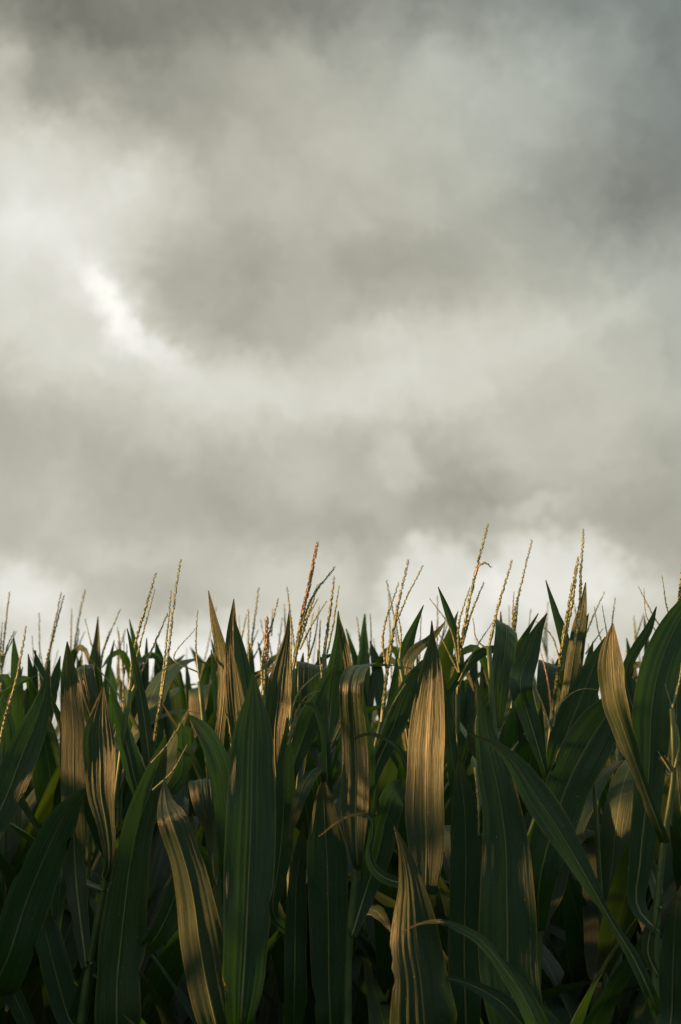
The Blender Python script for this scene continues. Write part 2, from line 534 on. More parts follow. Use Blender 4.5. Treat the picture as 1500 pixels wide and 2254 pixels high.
# plant, distance offset, [(x, y, width px, distance offset, roll)] base to tip, options
LEAVES = [
    # left part
    ('a', -0.02, [(-60, 2240, 70), (20, 2100, 95), (50, 2010, 95), (80, 1930, 90), (110, 1860, 75), (140, 1800, 58), (165, 1762, 32), (195, 1733, 2)], dict(roll=28)),
    ('a', 0.10, [(-60, 1900, 40), (-12, 1810, 62), (20, 1740, 70), (50, 1660, 70), (75, 1600, 58), (95, 1540, 34), (110, 1453, 2)], dict(roll=-8)),
    ('a', 0.05, [(-30, 2050, 30), (0, 2130, 38), (30, 2190, 42), (60, 2254, 36), (90, 2330, 4)], dict(roll=-35)),
    ('a', 0.16, [(-30, 1820, 30), (0, 1700, 52), (10, 1620, 50), (2, 1560, 34), (-14, 1500, 2)], dict(roll=20)),
    ('b', -0.02, [(233, 1935, 15), (241, 1905, 15), (241, 1863, 26), (235, 1813, 33), (224, 1750, 50), (222, 1680, 54), (218, 1620, 50), (222, 1560, 26), (228, 1512, 2)], dict(roll=-42, dry_sunlit=1)),
    ('b', 0.03, [(245, 1850, 16), (305, 1762, 22), (293, 1700, 40), (279, 1640, 38), (262, 1580, 24), (241, 1505, 2)], dict(roll=25)),
    ('b', 0.12, [(190, 2130, 20), (165, 1900, 48), (162, 1760, 52), (162, 1690, 54), (162, 1610, 56), (157, 1535, 46), (151, 1470, 26), (148, 1412, 2)], dict(roll=-28, dry_sunlit=1)),
    ('b', 0.10, [(200, 2120, 20), (160, 2254, 50), (115, 2110, 62), (92, 2020, 40), (86, 1995, 3)], dict(roll=25)),
    ('b', 0.17, [(225, 1960, 20, .03), (150, 1930, 40, .05), (135, 1925, 42, -.02), (128, 2000, 40, -.04), (120, 2090, 26, -.05), (118, 2130, 2, -.05)], dict(transport=1)),
    ('b', 0.20, [(250, 1780, 20, .10), (205, 1560, 42, .10), (196, 1480, 43, .06), (190, 1464, 43, .02), (186, 1476, 43, -.03), (196, 1530, 42, -.05), (214, 1590, 26, -.05), (231, 1640, 2, -.05)], dict(transport=1, dry_sunlit=1)),
    ('c', 0.04, [(262, 2330, 30), (257, 2254, 98), (258, 2147, 94), (266, 2080, 102), (273, 2013, 95), (280, 1947, 86), (290, 1880, 74), (305, 1813, 66), (328, 1747, 62), (345, 1690, 44), (366, 1618, 2)], dict(roll=22)),
    ('c', 0.10, [(310, 1900, 16), (330, 1700, 26), (320, 1600, 26), (308, 1520, 22), (295, 1450, 14), (280, 1383, 2)], dict(roll=10, dry_sunlit=1)),
    ('c', 0.06, [(290, 2100, 18), (345, 2060, 44), (375, 2000, 46), (395, 1940, 36), (430, 1860, 20), (452, 1800, 2)], dict(roll=35)),
    ('c', 0.12, [(325, 1750, 16), (375, 1740, 26), (400, 1700, 34), (402, 1640, 26), (398, 1580, 2)], dict(roll=30)),
    ('d', -0.17, [(512, 2330, 60), (476, 2254, 84), (452, 2147, 92), (437, 2060, 94), (430, 2000, 88), (418, 1935, 76), (402, 1880, 69), (388, 1840, 67), (374, 1800, 62), (366, 1772, 36, .04), (362, 1730, 12, .08), (362, 1712, 2, .1)], dict(roll=-22, dry_sunlit=1, fold=-0.28)),
    ('d', 0.03, [(500, 1990, 20), (505, 1850, 48), (495, 1760, 54), (482, 1690, 52), (468, 1645, 48), (446, 1605, 34), (413, 1572, 2)], dict(roll=24)),
    ('d', 0.14, [(478, 1950, 18, .1), (460, 1760, 50, .1), (445, 1722, 56, .05), (443, 1715, 56, 0), (443, 1727, 56, -.04), (450, 1780, 46, -.06), (458, 1820, 26, -.06), (463, 1850, 2, -.06)], dict(transport=1, dry_sunlit=1)),
    ('d', 0.20, [(470, 1800, 14), (485, 1620, 22), (494, 1500, 26), (487, 1430, 26), (472, 1365, 15), (459, 1300, 2)], dict(roll=-30)),
    ('d', 0.22, [(470, 1760, 14), (475, 1640, 16), (478, 1560, 16), (472, 1500, 14), (465, 1430, 2)], dict(roll=20)),
    ('e', -0.06, [(527, 2250, 26), (531, 2225, 66), (535, 2170, 88), (540, 2090, 98), (544, 2010, 104), (549, 1900, 108), (553, 1800, 107), (554, 1700, 100), (556, 1630, 88), (557, 1585, 70), (559, 1540, 42), (558, 1478, 2)], dict(roll=5, fold=0.12)),
    ('e', 0.25, [(560, 1800, 20), (530, 1620, 44), (520, 1540, 46), (513, 1470, 36), (512, 1400, 24), (515, 1318, 2)], dict(roll=-30, dry_sunlit=1)),
    ('e', 0.22, [(560, 1780, 20), (548, 1580, 28), (540, 1500, 30), (530, 1440, 24), (515, 1358, 2)], dict(roll=15)),
    ('e', 0.16, [(555, 1800, 14), (540, 1640, 26), (530, 1560, 24), (522, 1500, 16), (508, 1418, 2)], dict(roll=-22)),
    ('f', 0.02, [(640, 2060, 20), (600, 2000, 24), (614, 1900, 38), (624, 1800, 40), (626, 1700, 38), (630, 1640, 24), (633, 1580, 2)], dict(roll=40)),
    ('f', 0.08, [(635, 1900, 20), (606, 1660, 44), (606, 1600, 46), (612, 1550, 50), (617, 1500, 46), (624, 1455, 32), (632, 1405, 14), (638, 1340, 2)], dict(roll=-26, dry_sunlit=1)),
    ('f', 0.05, [(645, 1800, 16), (643, 1700, 26), (662, 1640, 44), (684, 1580, 48), (706, 1520, 32), (722, 1490, 20), (740, 1463, 2)], dict(roll=12)),
    ('f', 0.20, [(650, 1780, 14, .1), (668, 1560, 46, .1), (676, 1480, 47, .06), (679, 1460, 47, .02), (680, 1470, 47, -.03), (678, 1520, 46, -.04), (676, 1575, 34, -.04), (672, 1620, 2, -.04)], dict(transport=1, dry_sunlit=1)),
    ('f', -0.03, [(640, 2300, 30), (648, 2180, 50), (650, 2060, 44), (652, 1960, 40), (660, 1880, 26), (668, 1810, 2)], dict(roll=34)),
    ('g', -0.03, [(728, 2330, 50), (728, 2254, 60), (724, 2147, 78), (724, 2060, 82), (722, 1960, 86), (720, 1880, 82), (716, 1820, 66), (714, 1780, 50), (713, 1745, 34), (712, 1722, 12)], dict(roll=0, fold=0.15)),
    ('g', 0.06, [(728, 1980, 16, .05), (712, 1760, 40, .05), (706, 1705, 46, .02), (696, 1692, 48, -.02), (678, 1712, 46, -.04), (660, 1755, 40, -.05), (645, 1810, 22, -.05), (636, 1850, 2, -.05)], dict(transport=1)),
    ('g', 0.02, [(722, 1830, 14), (720, 1700, 22), (718, 1650, 20), (708, 1590, 16), (690, 1555, 12), (650, 1543, 2)], dict(roll=10)),
    ('g', 0.22, [(718, 1700, 18), (728, 1560, 40), (735, 1500, 42), (742, 1450, 34), (746, 1400, 18), (745, 1345, 2)], dict(roll=18)),
    ('g', 0.18, [(722, 1660, 12), (768, 1540, 16), (768, 1470, 16), (757, 1410, 13), (744, 1350, 2)], dict(roll=-32, dry_sunlit=1)),
    ('h', -0.04, [(786, 1915, 18), (787, 1895, 26), (784, 1850, 42), (782, 1780, 58), (784, 1700, 58), (780, 1620, 55), (775, 1550, 52, -.02), (775, 1510, 51, -.03), (785, 1476, 50, 0), (808, 1462, 46, .05), (838, 1466, 28, .1), (872, 1466, 3, .16)], dict(transport=1, roll=-18, dry_sunlit=1)),
    ('h', 0.06, [(775, 2060, 20), (800, 1980, 40), (832, 1880, 56), (850, 1800, 58), (866, 1756, 54), (884, 1738, 44, .04), (905, 1736, 20, .08), (920, 1745, 2, .1)], dict(roll=15)),
    ('h', 0.03, [(800, 1780, 14), (832, 1680, 34), (862, 1610, 50), (884, 1550, 48), (905, 1500, 34), (930, 1453, 2)], dict(roll=18)),
    ('h', 0.16, [(820, 1680, 14), (855, 1590, 22), (868, 1540, 30), (884, 1480, 38), (893, 1430, 32), (910, 1385, 16), (933, 1332, 2)], dict(roll=26)),
    ('h', 0.00, [(795, 1850, 12), (812, 1740, 22), (812, 1640, 20), (800, 1570, 16), (796, 1500, 2)], dict(roll=35)),
    ('i', -0.06, [(930, 2020, 24), (938, 1950, 54), (940, 1880, 70), (937, 1780, 84), (939, 1700, 88), (940, 1630, 86), (944, 1563, 72), (949, 1497, 52), (951, 1450, 36), (952, 1420, 18), (951, 1366, 2)], dict(roll=-24, dry_sunlit=1, fold=0.12)),
    ('i', -0.20, [(955, 2400, 80), (935, 2254, 146), (925, 2147, 116), (914, 2080, 108), (910, 2013, 88), (905, 1950, 56), (897, 1905, 38), (888, 1870, 22), (867, 1816, 2)], dict(roll=-10, fold=-0.28, dry_sunlit=1)),
    ('i', 0.16, [(905, 1680, 14), (890, 1545, 26), (892, 1490, 27), (900, 1455, 26), (918, 1430, 25), (942, 1412, 20), (965, 1390, 12), (981, 1368, 2)], dict(roll=-25)),
    ('i', -0.10, [(935, 1960, 20), (885, 1945, 22), (850, 1935, 24), (822, 1912, 22), (812, 1870, 14), (821, 1830, 10), (818, 1803, 9), (795, 1792, 9), (760, 1800, 7), (702, 1842, 2)], dict(roll=15)),
    ('i', -0.02, [(915, 1750, 12), (898, 1693, 14), (880, 1652, 12), (850, 1627, 10), (805, 1617, 7), (770, 1632, 2)], dict(roll=5)),
    ('i', 0.22, [(885, 1600, 14), (968, 1540, 24), (1010, 1480, 20), (1003, 1400, 18), (985, 1345, 14), (965, 1292, 2)], dict(roll=24)),
    ('j', 0.00, [(1028, 2330, 40), (1026, 2254, 60), (1022, 2100, 70), (1024, 2000, 72), (1026, 1880, 70), (1023, 1780, 56), (1016, 1720, 34), (1012, 1658, 2)], dict(roll=14)),
    ('j', 0.05, [(1012, 1850, 18), (1000, 1700, 26), (990, 1620, 24), (985, 1560, 18), (975, 1480, 2)], dict(roll=30)),
    ('j', 0.10, [(1010, 1720, 16), (1050, 1600, 30), (1085, 1530, 42), (1115, 1480, 34), (1145, 1420, 18), (1186, 1350, 2)], dict(roll=16)),
    ('j', 0.15, [(1008, 1640, 14), (1004, 1510, 16), (1030, 1465, 20), (1062, 1436, 22), (1090, 1430, 18), (1108, 1460, 2)], dict(roll=5)),
    ('k', -0.06, [(1190, 2360, 60), (1140, 2254, 116), (1120, 2147, 122), (1118, 2050, 124), (1116, 1950, 117), (1114, 1860, 100), (1104, 1780, 82), (1086, 1690, 72), (1072, 1630, 50), (1062, 1570, 26), (1050, 1490, 2)], dict(roll=10, fold=0.16)),
    ('k', -0.18, [(1195, 2330, 46), (1175, 2240, 46), (1150, 2190, 40), (1115, 2140, 34), (1085, 2100, 28), (1050, 2065, 22), (1010, 2043, 16), (970, 2029, 10), (930, 2032, 6), (883, 2053, 2)], dict(roll=20)),
    ('k', -0.14, [(1185, 2330, 40), (1140, 2245, 48), (1105, 2208, 42), (1070, 2185, 30), (1030, 2166, 17), (990, 2155, 10), (935, 2152, 6), (880, 2176, 2)], dict(roll=10)),
    ('k', 0.12, [(1090, 1700, 14), (1052, 1640, 36), (1048, 1600, 36), (1052, 1550, 16), (1044, 1500, 2)], dict(roll=-30, dry_sunlit=1)),
    ('k', 0.26, [(1088, 1640, 16, .1), (1112, 1500, 46, .1), (1117, 1395, 49, .06), (1117, 1376, 49, .02), (1116, 1386, 49, -.03), (1112, 1440, 49, -.05), (1100, 1520, 46, -.06), (1098, 1590, 20, -.06), (1098, 1630, 2, -.06)], dict(transport=1, roll=-22)),
    ('l', 0.00, [(1203, 1750, 12), (1197, 1690, 16), (1183, 1640, 28), (1168, 1590, 40), (1154, 1545, 46), (1146, 1515, 54, -.02), (1150, 1480, 53), (1164, 1447, 43), (1172, 1420, 36), (1186, 1385, 20), (1205, 1350, 2)], dict(roll=12)),
    ('l', 0.06, [(1195, 1960, 18), (1207, 1800, 44), (1228, 1680, 62), (1250, 1610, 74), (1278, 1540, 68), (1302, 1480, 46), (1320, 1435, 22), (1333, 1402, 2)], dict(roll=16)),
    ('l', 0.02, [(1185, 2050, 30), (1190, 1930, 70), (1225, 1800, 92), (1262, 1700, 100), (1300, 1630, 96), (1340, 1570, 76), (1370, 1535, 40), (1396, 1512, 2)], dict(roll=20)),
    ('l', 0.22, [(1213, 1640, 12), (1250, 1500, 15), (1250, 1450, 20), (1240, 1400, 22), (1222, 1345, 15), (1202, 1277, 2)], dict(roll=30)),
    ('l', 0.12, [(1215, 1660, 12), (1243, 1570, 24), (1256, 1500, 29), (1265, 1440, 30), (1275, 1385, 27), (1284, 1335, 14), (1290, 1282, 2)], dict(roll=-34, dry_sunlit=1)),
    ('l', 0.24, [(1214, 1700, 14, .1), (1218, 1540, 42, .1), (1212, 1475, 42, .06), (1210, 1460, 42, .02), (1207, 1470, 42, -.03), (1204, 1510, 38, -.04), (1208, 1560, 24, -.04), (1216, 1600, 2, -.04)], dict(transport=1, roll=-24)),
    ('m', -0.02, [(1466, 1855, 18), (1452, 1820, 20), (1427, 1755, 24), (1404, 1690, 28), (1386, 1640, 36), (1372, 1600, 44), (1360, 1560, 52), (1350, 1510, 54), (1347, 1470, 48), (1346, 1430, 32), (1350, 1372, 2)], dict(roll=-44, dry_sunlit=1)),
    ('m', -0.20, [(1447, 2235, 18), (1428, 2180, 27), (1397, 2113, 27), (1357, 2047, 19), (1337, 2013, 15), (1300, 1947, 34), (1262, 1880, 49), (1222, 1813, 62), (1177, 1747, 60), (1140, 1688, 42), (1095, 1642, 18), (1030, 1614, 2)], dict(roll=10)),
    ('m', 0.05, [(1450, 2050, 20), (1405, 2000, 34), (1410, 1900, 50), (1425, 1750, 66), (1432, 1650, 76), (1434, 1570, 84), (1447, 1490, 86), (1470, 1420, 80), (1505, 1350, 56), (1560, 1270, 2)], dict(roll=18)),
    ('m', 0.12, [(1478, 1700, 14), (1388, 1540, 20), (1378, 1480, 24), (1400, 1430, 24), (1428, 1385, 18), (1446, 1335, 2)], dict(roll=22)),
    ('m', 0.03, [(1450, 2150, 16), (1428, 2100, 22), (1436, 2040, 24), (1452, 1990, 20), (1490, 1950, 2)], dict(roll=-40)),
    ('m', 0.10, [(1452, 2300, 30), (1478, 2254, 56), (1482, 2170, 60), (1484, 2090, 48), (1490, 2000, 26), (1500, 1950, 2)], dict(roll=-30)),
    ('m', 0.22, [(1456, 2000, 20, .05), (1420, 1900, 40, .05), (1400, 1890, 44, 0), (1385, 1905, 42, -.03), (1400, 1960, 30, -.04), (1425, 1990, 2, -.04)], dict(transport=1)),
    ('n', 0.00, [(1540, 1900, 20), (1500, 1780, 36), (1492, 1700, 30), (1480, 1600, 26), (1470, 1510, 2)], dict(roll=-20)),
    ('n', 0.12, [(1530, 1700, 16), (1492, 1640, 40), (1490, 1570, 40), (1492, 1510, 34), (1512, 1440, 2)], dict(roll=30)),
]
# plant, distance offset, width px, [(x, y) base to tip], kind: 0 straw 1 anthers at the top; first of a plant is its central spike
SPIKES = [
    ('a', 0.10, 9, [(-2, 1650), (7, 1600), (37, 1490), (58, 1378)], 0),
    ('a', 0.15, 7, [(10, 1700), (25, 1660), (41, 1640)], 0),
    ('b', 0.05, 9, [(285, 1520), (298, 1417), (322, 1335), (343, 1262)], 0), ('b', 0.06, 6, [(288, 1500), (312, 1405), (341, 1298)], 0),
    ('b', 0.06, 7, [(287, 1530), (330, 1440), (370, 1350)], 0),
    ('c', 0.00, 9, [(330, 1690), (353, 1547), (370, 1447), (383, 1330), (398, 1231)], 0), ('c', 0.01, 7, [(354, 1530), (364, 1440), (377, 1300)], 0),
    ('c', -0.04, 6, [(333, 1680), (366, 1643), (408, 1578)], 0), ('c', -0.05, 6, [(336, 1740), (378, 1700), (412, 1640)], 0),
    ('c', 0.02, 6, [(330, 1720), (312, 1670), (296, 1632)], 0),
    ('d', 0.20, 6, [(440, 1500), (432, 1430), (435, 1340)], 0), ('d', 0.20, 5, [(436, 1480), (384, 1452), (430, 1384)], 0),
    ('e', 0.10, 10, [(580, 1530), (587, 1440), (588, 1360)], 1), ('e', 0.10, 8, [(578, 1520), (578, 1445), (597, 1380), (613, 1318)], 0),
    ('f', 0.05, 9, [(645, 1470), (667, 1347), (682, 1280), (699, 1195)], 1), ('f', 0.05, 9, [(645, 1475), (667, 1370), (687, 1317), (738, 1248)], 0),
    ('f', 0.06, 8, [(648, 1450), (663, 1405), (700, 1288)], 0), ('f', 0.07, 6, [(660, 1430), (690, 1370), (720, 1323)], 0),
    ('f', 0.08, 6, [(655, 1430), (678, 1360), (701, 1316)], 0), ('f', -0.03, 6, [(636, 1600), (655, 1530), (724, 1463)], 0),
    ('f', -0.03, 6, [(636, 1620), (680, 1530), (706, 1520)], 0), ('f', -0.03, 6, [(634, 1640), (660, 1570), (694, 1526)], 0),
    ('f', 0.05, 5, [(640, 1500), (642, 1400), (635, 1308)], 0),
    ('g', 0.12, 9, [(714, 1440), (727, 1345), (736, 1270)], 0), ('g', 0.14, 6, [(720, 1440), (733, 1380), (747, 1288)], 0), ('g', 0.12, 6, [(710, 1500), (703, 1420), (706, 1366)], 0),
    ('h', 0.02, 10, [(840, 1590), (850, 1500), (863, 1413), (877, 1330), (900, 1233)], 0), ('h', 0.03, 7, [(852, 1480), (843, 1410), (878, 1282)], 0),
    ('h', 0.04, 7, [(850, 1500), (856, 1425), (885, 1340), (932, 1244)], 0), ('h', -0.03, 5, [(830, 1640), (860, 1560), (893, 1505)], 0),
    ('i', 0.15, 6, [(880, 1450), (883, 1390), (872, 1330)], 0),
    ('j', 0.00, 10, [(1007, 1530), (1020, 1397), (1047, 1263), (1075, 1153)], 0), ('j', -0.01, 7, [(1046, 1268), (1056, 1245), (1068, 1239), (1082, 1249)], 2),
    ('j', 0.00, 7, [(1018, 1420), (1040, 1345), (1066, 1282)], 0), ('j', 0.01, 7, [(1012, 1460), (1010, 1380), (1035, 1293)], 0),
    ('j', -0.01, 5, [(1012, 1480), (990, 1380), (946, 1317)], 0), ('j', -0.01, 5, [(1010, 1500), (1040, 1440), (1085, 1370)], 0),
    ('j', 0.00, 6, [(1010, 1480), (985, 1430), (960, 1380)], 0),
    ('k', 0.12, 9, [(1077, 1423), (1097, 1337), (1128, 1233)], 0), ('k', 0.12, 5, [(1078, 1430), (1055, 1415), (1041, 1360)], 0),
    ('k', 0.00, 7, [(1046, 1690), (1053, 1760), (1055, 1838)], 0),
    ('l', 0.00, 11, [(1217, 1563), (1240, 1413), (1263, 1280), (1275, 1226)], 0), ('l', 0.01, 9, [(1240, 1420), (1256, 1350), (1272, 1240)], 0),
    ('l', 0.01, 9, [(1265, 1420), (1277, 1330), (1280, 1247), (1286, 1165)], 0), ('l', 0.00, 5, [(1218, 1600), (1228, 1560), (1278, 1518), (1320, 1518)], 0),
    ('l', 0.00, 5, [(1214, 1610), (1195, 1550), (1174, 1500)], 0), ('l', 0.00, 6, [(1216, 1580), (1205, 1490), (1190, 1430)], 2),
    ('l', 0.01, 5, [(1232, 1450), (1215, 1400), (1178, 1366)], 0),
    ('m', 0.05, 7, [(1480, 1560), (1498, 1490), (1505, 1420)], 0), ('m', -0.04, 6, [(1486, 1690), (1496, 1640), (1482, 1570), (1465, 1506)], 0),
    ('n', 0.05, 10, [(1493, 1345), (1499, 1290), (1508, 1200)], 0), ('n', 0.06, 5, [(1492, 1390), (1473, 1350), (1458, 1266)], 0),
    ('n', 0.06, 5, [(1488, 1420), (1455, 1380), (1406, 1291)], 0), ('n', 0.07, 5, [(1490, 1430), (1425, 1360), (1418, 1295)], 0),
]
# second-row plants known by their tassels: label, distance, spikes [(width, [(x, y)...])]
MIDDLE = [
    ('pale slender tassel spike at the far left edge of the sky, second row corn plant', 3.9, [(8, [(5, 1450), (12, 1380), (21, 1303)]), (6, [(-2, 1480), (5, 1370)]), (5, [(5, 1455), (36, 1390)])]),
    ('second row corn plant whose two tassel spikes cross, left of the folded leaf', 3.8, [(8, [(95, 1500), (115, 1400), (135, 1303)]), (7, [(98, 1480), (118, 1400), (141, 1310)])]),
    ('blurred corn plant with thin leaning spike over the sunlit striped leaf at left', 4.8, [(8, [(163, 1440), (172, 1370), (187, 1298)]), (6, [(155, 1450), (158, 1340)])]),
    ('corn plant with single short spike tilted right, over the gap at left', 4.1, [(7, [(222, 1450), (240, 1400), (266, 1340)])]),
    ('corn plant with spread short spikes between two tall tassels at left', 4.2, [(6, [(272, 1470), (273, 1430), (273, 1395)]), (5, [(272, 1460), (263, 1440), (252, 1418)])]),
    ('blurred corn plant with straight spike just left of the pink knobbed tassel', 4.3, [(8, [(550, 1447), (560, 1370), (570, 1293)]), (6, [(531, 1410), (543, 1353)])]),
    ('corn plant with three faint spikes left of the pink tipped tassel', 4.4, [(6, [(607, 1470), (614, 1420), (622, 1360)]), (6, [(630, 1420), (626, 1330)]), (5, [(598, 1400), (600, 1340)])]),
    ('corn plant with thin spikes between pink tipped tassel and the bent leaf', 3.7, [(7, [(680, 1430), (684, 1390), (689, 1350)]), (6, [(700, 1470), (703, 1420), (706, 1366)])]),
    ('blurred corn plant with short blunt spike above the bent over leaf', 4.2, [(7, [(808, 1450), (806, 1400), (805, 1352)]), (5, [(770, 1440), (764, 1385)])]),
    ('corn plant with faint upright spike left of the drooping pink curl', 4.3, [(7, [(962, 1420), (964, 1360), (963, 1310)]), (6, [(972, 1430), (990, 1385)])]),
    ('corn plant with tall straight dark tassel spike right of the pink curl', 3.4, [(9, [(1130, 1400), (1136, 1340), (1150, 1277), (1172, 1189)]), (5, [(1128, 1400), (1127, 1370)])]),
    ('corn plant with tan spike leaning right past the paired spikes', 3.6, [(7, [(1283, 1420), (1303, 1365), (1332, 1302)]), (5, [(1290, 1440), (1310, 1410), (1329, 1383)])]),
    ('corn plant with short spike on top of the curved golden leaf at right', 3.4, [(7, [(1344, 1430), (1348, 1373), (1355, 1316)])]),
    ('blurred corn plant with leaning spikes behind the broad leaf at right', 4.5, [(7, [(1380, 1480), (1400, 1410), (1418, 1350)]), (6, [(1400, 1430), (1396, 1355)])]),
    ('blurred corn plant with faint spike left of the tall single tassel', 5.0, [(7, [(258, 1500), (262, 1440), (276, 1385)])]),
    ('blurred corn plant with faint spikes left of the bright green spear', 5.2, [(6, [(1205, 1430), (1204, 1380), (1207, 1325)]), (5, [(1190, 1430), (1170, 1400)])]),
]


def leaf_ctrl(pts, d, roll):
    ctrl = []
    for p in pts:
        dd = p[3] if len(p) > 3 else 0.0
        rl = p[4] if len(p) > 4 else roll
        q = pix(p[0], p[1], d + dd)
        w = p[2] * (d + dd) / FPX / max(0.55, math.cos(R(rl)))
        ctrl.append((*q, w, rl))
    return np.array(ctrl)


def add_leaf(parent, ctrl, rng, o, loc, nseg=30, nx=24, rib=True):
    n = len(ctrl)
    ctrl = ctrl.copy()
    if o.get('dry_sunlit') and not o.get('transport'):
        ctrl[:, 4] = ctrl[:, 4] * 0.75
    tw = 4.0 if o.get('transport') else (rng.uniform(6, 13) if o.get('dry_sunlit') else rng.uniform(2, 6))
    ctrl[:, 4] += tw * np.sin(np.linspace(0, rng.uniform(3, 6), n) + rng.uniform(0, 6.28))
    ctrl[1:-1, 3] *= 1 + rng.normal(0, 0.025, n - 2)
    if o.get('dry_sunlit') and not o.get('transport'):
        ctrl[int(n * 0.75):, 4] += 10
    # geometry is laid out in world space (the view-facing frame needs it), then moved to the plant's own origin
    v, f, uv, C, W, side = leaf_geo(ctrl, rng, nseg, nx, o.get('fold', 0.16 if o.get('transport') else 0.2), o.get('wave', 0.085), bool(o.get('transport')), np.array((1.0, 0.0, 0.0)), 0.043 if o.get('dry_sunlit') else 0.025)
    v = [np.asarray(a) - loc for a in v]
    mat = M_LEAF_SUNLIT if o.get('dry_sunlit') else M_LEAF
    for q in range(int(rng.integers(0, 4))):          # nicks and tears in the margin
        i, e = int(rng.integers(5, nseg - 4)), (0 if rng.random() < 0.5 else nx)
        a, b = i * (nx + 1) + e, i * (nx + 1) + nx // 2
        v[a] = v[a] + (v[b] - v[a]) * rng.uniform(0.08, 0.25)
    lf = link('leaf', new_mesh('leaf', v, f, uv, mat), parent)
    if rib:
        rv, rf = rib_geo(v, nx, W, nseg)
        link('midrib', new_mesh('midrib', rv, rf, None, M_RIB), lf)
    return lf


# ------------------------------------------------------------------ generic plants for the rows behind
def proto_parts(seed):
    """meshes of one upright corn plant standing at its own origin: stalk, leaves, tassel, branches"""
    rng = np.random.default_rng(seed)
    top = rng.uniform(1.30, 1.37)
    lean = rng.normal(0, 0.03, 2)
    axis = lambda z: np.array((lean[0] * (z / 1.5)**2, lean[1] * (z / 1.5)**2, z))
    sv, sf = stalk_geo([axis(z) for z in (-0.03, 0.4, 0.8, 1.2, top + 0.12)], 0.014, 0.0032, 9)
    stalk = new_mesh('stalk', sv, sf, None, M_STALK)
    leaves = []
    az0 = rng.uniform(0, 6.28)
    zs = np.linspace(0.30, top, 10)
    for k, z in enumerate(zs):
        az = az0 + math.pi * k + rng.normal(0, 0.45)
        upper = k / 9.0
        ln = (0.72 - 0.24 * upper**2) * rng.uniform(0.85, 1.1)
        w = (0.090 - 0.012 * upper) * rng.uniform(0.85, 1.1)
        th = R(rng.uniform(14, 26) + 10 * (1 - upper))          # start angle off vertical
        bend = R(rng.choice([18, 30, 60, 125], p=[0.34, 0.32, 0.2, 0.14]))
        out = np.array((math.cos(az), math.sin(az), 0))
        p = axis(z)
        ctrl = []
        m = 9
        start = 0.35 if bend > 2 else 0.0
        for i in range(m + 1):
            t = i / m
            a = th + bend * max(0, (t - start) / (1 - start))**1.6
            prof = min(1.0, 0.28 + 3.2 * t) * (1 - max(0, (t - 0.45) / 0.55)**1.7)
            ctrl.append((*p, w * prof + 0.0008, 0))
            p = p + (out * math.sin(a) + np.array((0, 0, 1)) * math.cos(a)) * ln / m
        tw = np.cross(np.array((0, 0, 1.0)), out)
        ctrl = np.array(ctrl)
        ctrl[:, 4] = np.linspace(0, rng.normal(0, 35), m + 1)
        v, f, uv, *_ = leaf_geo(ctrl, rng, 16, 6, 0.24, 0.07, True, tw, 0.03)
        leaves.append(new_mesh('leaf', v, f, uv, M_LEAF_SUNLIT if rng.random() < 0.3 else M_LEAF))
    base = axis(top + 0.11)
    dirn = unit(np.array((rng.normal(0, 0.12), rng.normal(0, 0.12), 1.0)))
    tl = rng.uniform(0.34, 0.44)
    tv, tf = spike_geo([base, base + dirn * tl * 0.5, base + dirn * tl + np.array((rng.normal(0, .02), 0, 0))], 0.0095, rng, 0.8, 0.1)
    tassel = new_mesh('tassel', tv, tf, None, M_TASSEL, False)
    branches = []
    for q in range(int(rng.integers(1, 4))):
        an = rng.uniform(0, 6.28)
        o = np.array((math.cos(an), math.sin(an), 0))
        b0 = base + dirn * tl * rng.uniform(0.02, 0.2)
        sp = rng.uniform(0.2, 0.7)
        l2 = tl * rng.uniform(0.5, 0.8)
        bv, bf = spike_geo([b0, b0 + unit(dirn + o * sp) * l2 * 0.5, b0 + unit(dirn + o * sp * 0.9) * l2], 0.0075, rng, 0.8, 0.15)
        branches.append(new_mesh('branch', bv, bf, None, M_TASSEL, False))
    return dict(stalk=stalk, leaves=leaves, tassel=tassel, branches=branches, top=top)


PROTO = [proto_parts(100 + k) for k in range(9)]


def place(proto, loc, rz, scale, label, group, tassel=True, lowest=0):
    root = link('corn_plant', None)
    root.location = loc
    root.rotation_euler = (0, 0, rz)
    root.scale = (scale, scale, scale)
    tag(root, label, 'corn plant', group)
    link('stalk', proto['stalk'], root)
    for me in proto['leaves'][lowest:]:
        link('leaf', me, root)
    if tassel:
        t = link('tassel', proto['tassel'], root)
        for me in proto['branches']:
            link('branch', me, t)
    return root


# ------------------------------------------------------------------ front plants
roots = {}
rng = np.random.default_rng(7)
for key, (d, st, label) in FRONT.items():
    sdd = 0.03 if key in 'bhm' else (0.18 if key in 'cd' else 0.13)
    P3 = [pix(x, y, d + sdd) for x, y in st]
    low = P3[0]
    g = np.array((low[0] + rng.normal(0, 0.02), d + sdd, 0.0))
    root = link('corn_plant', None)
    root.location = g
    tag(root, label, 'corn plant', 'corn plants in the front row')
    roots[key] = (root, g, d, sdd)
    mid = g * 0.5 + low * 0.5
    loc = [p - g for p in [g - np.array((0, 0, 0.03)), mid] + P3]
    sv, sf = stalk_geo(loc, 0.0135, 0.0045, 11)
    link('stalk', new_mesh('stalk', sv, sf, None, M_STALK), root)
    # lower leaves, out of frame in the photograph
    pr = PROTO[int(rng.integers(0, 9))]
    for me in pr['leaves'][0:4]:
        lf = link('leaf', me, root)
        lf.rotation_euler = (0, 0, rng.uniform(0, 6.28))
for (key, dd, pts, o) in LEAVES:
    root, g, d, sdd = roots[key]
    p0 = pts[0]
    pts = [(p0[0], p0[1], p0[2], min(0.15, sdd - 0.01 - dd))] + pts[1:]
    add_leaf(root, leaf_ctrl(pts, d + dd, o.get('roll', 0)), rng, o, g)
